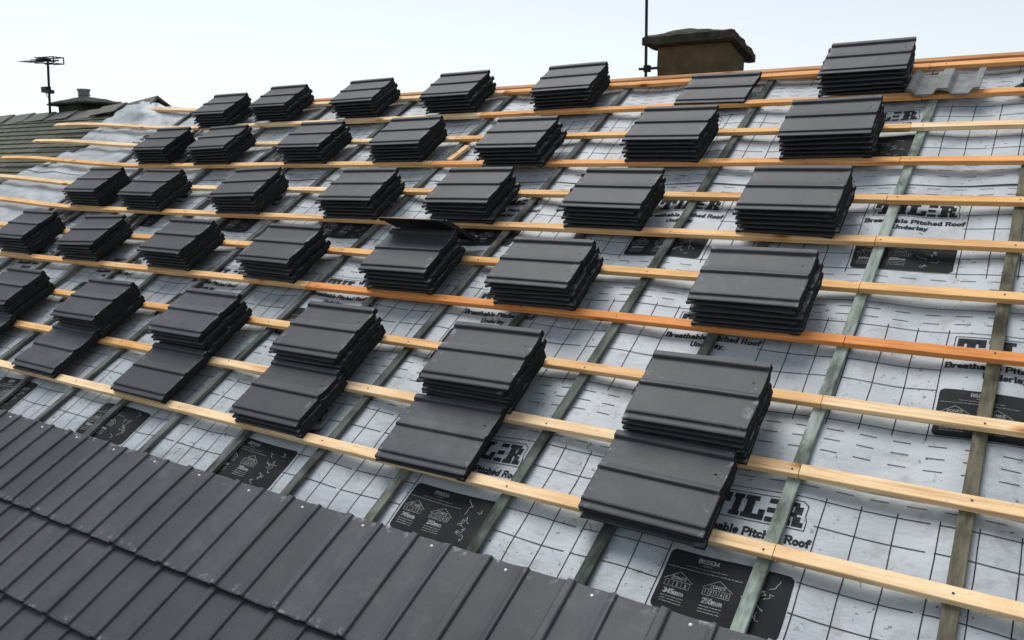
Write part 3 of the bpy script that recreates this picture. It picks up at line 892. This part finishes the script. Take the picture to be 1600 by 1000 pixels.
def rough_box(x0, y0, z0, x1, y1, z1, inv, mat, name, seed):
    g = G(); n = 10
    def P(x, y, z): 
        q = Vector((x, y, z)); return inv @ (q + Vector((1, 1, 0)) * .006 * noise.noise(q * 6 + Vector((seed, 0, 0))))
    faces = [((x0, y0), (x1, y0)), ((x1, y0), (x1, y1)), ((x1, y1), (x0, y1)), ((x0, y1), (x0, y0))]
    for (a, b_), (c, d) in faces:
        vs = [P(a + (c - a) * i / n, b_ + (d - b_) * i / n, z0 + (z1 - z0) * j / n) for j in range(n + 1) for i in range(n + 1)]
        g.add(vs, [(j * (n + 1) + i, j * (n + 1) + i + 1, (j + 1) * (n + 1) + i + 1, (j + 1) * (n + 1) + i) for j in range(n) for i in range(n)])
    return g.build(name, mat)

ch = link('chimney', None, mw=Matrix.Translation((.36, 3.66, 1.6)), cat='chimney', label='squat brown rendered chimney with a ragged mossy slab, behind the ridge')
ci = ch.matrix_world.inverted()
link('stack', rough_box(.10, 3.5, 1.5, .625, 3.80, 2.26, ci, render_m, 'stack', 1), ch)
link('capping_slab', slab(.005, 3.44, 2.238, .665, 3.92, 2.318, ci, slab_m, 'capping_slab', 2, .05, .11), ch)

mast = link('aerial_mast', None, mw=Matrix.Translation((.03, 3.47, 1.6)), cat='aerial', label='dark thin mast clamped to the left side of the brown chimney')
mi = mast.matrix_world.inverted()
g = G(); g.tube(mi @ Vector((.035, 3.47, 1.5)), mi @ Vector((.03, 3.42, 3.1)), .011)
link('pole', g.build('pole', metal_m), mast)
g = G(); g.box((-.025, 3.455, 2.085), (.115, 3.485, 2.10), mat=mi); g.box((.015, 3.45, 2.07), (.055, 3.49, 2.115), mat=mi)
link('bracket', g.build('bracket', metal_m), mast)

lc = link('chimney', None, mw=Matrix.Translation((-7.3, 3.6, 1.7)), cat='chimney', label='low dark chimney with a domed mortar top on the old roof at left')
li = lc.matrix_world.inverted()
link('stack', rough_box(-7.56, 3.44, 1.5, -7.06, 3.80, 2.16, li, lslab_m, 'stack', 4), lc)
link('capping_slab', slab(-7.69, 3.38, 2.145, -6.88, 3.86, 2.190, li, lslab_m, 'capping_slab', 8, .055), lc)
g = G()
pc = Vector((-7.30, 3.62, 0))
for z in range(6): g.tube(li @ Vector((pc.x, pc.y, 2.20 + .022 * z)), li @ Vector((pc.x, pc.y, 2.212 + .022 * z)), .070 if z % 2 else .066, 18)
g.tube(li @ Vector((pc.x, pc.y, 2.16)), li @ Vector((pc.x, pc.y, 2.33)), .058, 18)
g.tube(li @ Vector((pc.x, pc.y, 2.328)), li @ Vector((pc.x, pc.y, 2.342)), .075, 18)
link('chimney_cowl', g.build('chimney_cowl', pot_m), lc)

ae = link('tv_aerial', None, mw=Matrix.Translation((-7.6, 3.36, 2.0)), cat='aerial', label='black television aerial on a pole beside the low left chimney')
ai = ae.matrix_world.inverted()
V = lambda x, y, z: ai @ Vector((x, y, z))
g = G(); g.tube(V(-7.615, 3.36, 1.95), V(-7.545, 3.36, 2.69), .014)
link('pole', g.build('pole', metal_m), ae)
g = G(); g.box((-7.70, 3.33, 2.30), (-7.585, 3.39, 2.365), mat=ai); g.box((-7.60, 3.325, 2.285), (-7.53, 3.395, 2.325), mat=ai)
g.tube(V(-7.66, 3.36, 2.30), V(-7.60, 3.36, 2.22), .004, 6)
link('amplifier_box', g.build('amplifier_box', metal_m), ae)
g = G()
g.tube(V(-7.90, 3.36, 2.672), V(-7.32, 3.36, 2.645), .009, 6)
for z0 in (.035, -.035):
    g.tube(V(-7.54, 3.30, 2.655 + z0), V(-7.315, 3.30, 2.645 + z0), .007, 6)
    g.tube(V(-7.54, 3.42, 2.655 + z0), V(-7.315, 3.42, 2.645 + z0), .007, 6)
g.tube(V(-7.318, 3.30, 2.605), V(-7.318, 3.30, 2.685), .007, 6); g.tube(V(-7.318, 3.42, 2.605), V(-7.318, 3.42, 2.685), .007, 6)
g.tube(V(-7.318, 3.30, 2.68), V(-7.318, 3.42, 2.68), .006, 6); g.tube(V(-7.318, 3.30, 2.61), V(-7.318, 3.42, 2.61), .006, 6)
link('reflector', g.build('reflector', metal_m), ae)
g = G()
for i in range(5):
    x = -7.58 - .035 * i
    g.tube(V(x, 3.25, 2.662 + .002 * i), V(x, 3.47, 2.662 + .002 * i), .005, 6)
for z0 in (.034, -.03):
    g.tube(V(-7.72, 3.30, 2.665 + z0), V(-7.54, 3.30, 2.655 + z0), .006, 6)
    g.tube(V(-7.72, 3.42, 2.665 + z0), V(-7.54, 3.42, 2.655 + z0), .006, 6)
g.box((-7.71, 3.31, 2.665), (-7.56, 3.41, 2.69), mat=ai)
link('dipole', g.build('dipole', metal_m), ae)
g = G()
for i in range(6):
    x = -7.79 - .055 * i
    g.tube(V(x, 3.27, 2.668 + .002 * i), V(x, 3.45, 2.668 + .002 * i), .0035, 6)
g.tube(V(-7.88, 3.36, 2.671), V(-8.09, 3.36, 2.68), .005, 6)
link('director', g.build('director', alu_m), ae)

# ---------------------------------------------------------------- the house under the roof, and the ground
ho = link('house', None, mw=Matrix.Translation((-1, 3.4, -5.6)), cat='house', label='house whose stripped roof carries the battens and tile stacks')
hi_ = ho.matrix_world.inverted()
g = G()
vs = [roof_pt(-6.0, -1.42, -.075), roof_pt(UR, -1.42, -.075), roof_pt(UR, 3.90, -.075), roof_pt(-6.0, 3.90, -.075)]
vs += [q - Vector((0, 0, .12)) for q in vs]
g.add([hi_ @ q for q in vs], [(0, 1, 2, 3), (7, 6, 5, 4), (0, 4, 5, 1), (1, 5, 6, 2), (2, 6, 7, 3), (3, 7, 4, 0)])
link('rafter_deck', g.build('rafter_deck', deck_m), ho)
g = G()
vs = [Vector((-6.0, RY + .06, RZ - .04)), Vector((UR, RY + .06, RZ - .04)), Vector((UR, RY + 4.6, RZ - 2.8)), Vector((-6.0, RY + 4.6, RZ - 2.8))]
vs += [q - Vector((0, 0, .1)) for q in vs]
g.add([hi_ @ q for q in vs], [(0, 1, 2, 3), (7, 6, 5, 4), (0, 4, 5, 1), (1, 5, 6, 2), (2, 6, 7, 3), (3, 7, 4, 0)])
link('back_slope', g.build('back_slope', slate_m), ho)
g = G()
g.box((-6.2, -.9, -5.6), (UR - .1, RY * 2 + .9, -.75), mat=hi_)
gx = UR - .1
vs = [Vector((gx - .2, -.9, -.75)), Vector((gx - .2, RY * 2 + .9, -.75)), Vector((gx - .2, RY, RZ - .35)), Vector((gx, -.9, -.75)), Vector((gx, RY * 2 + .9, -.75)), Vector((gx, RY, RZ - .35))]
g.add([hi_ @ q for q in vs], [(0, 2, 1), (3, 4, 5), (0, 3, 5, 2), (1, 2, 5, 4)])
link('wall', g.build('wall', wall_m), ho)
link('ground', mesh('ground', [(-900, -900, -5.6), (900, -900, -5.6), (900, 900, -5.6), (-900, 900, -5.6)], [(0, 1, 2, 3)], grass_m), kind='structure')
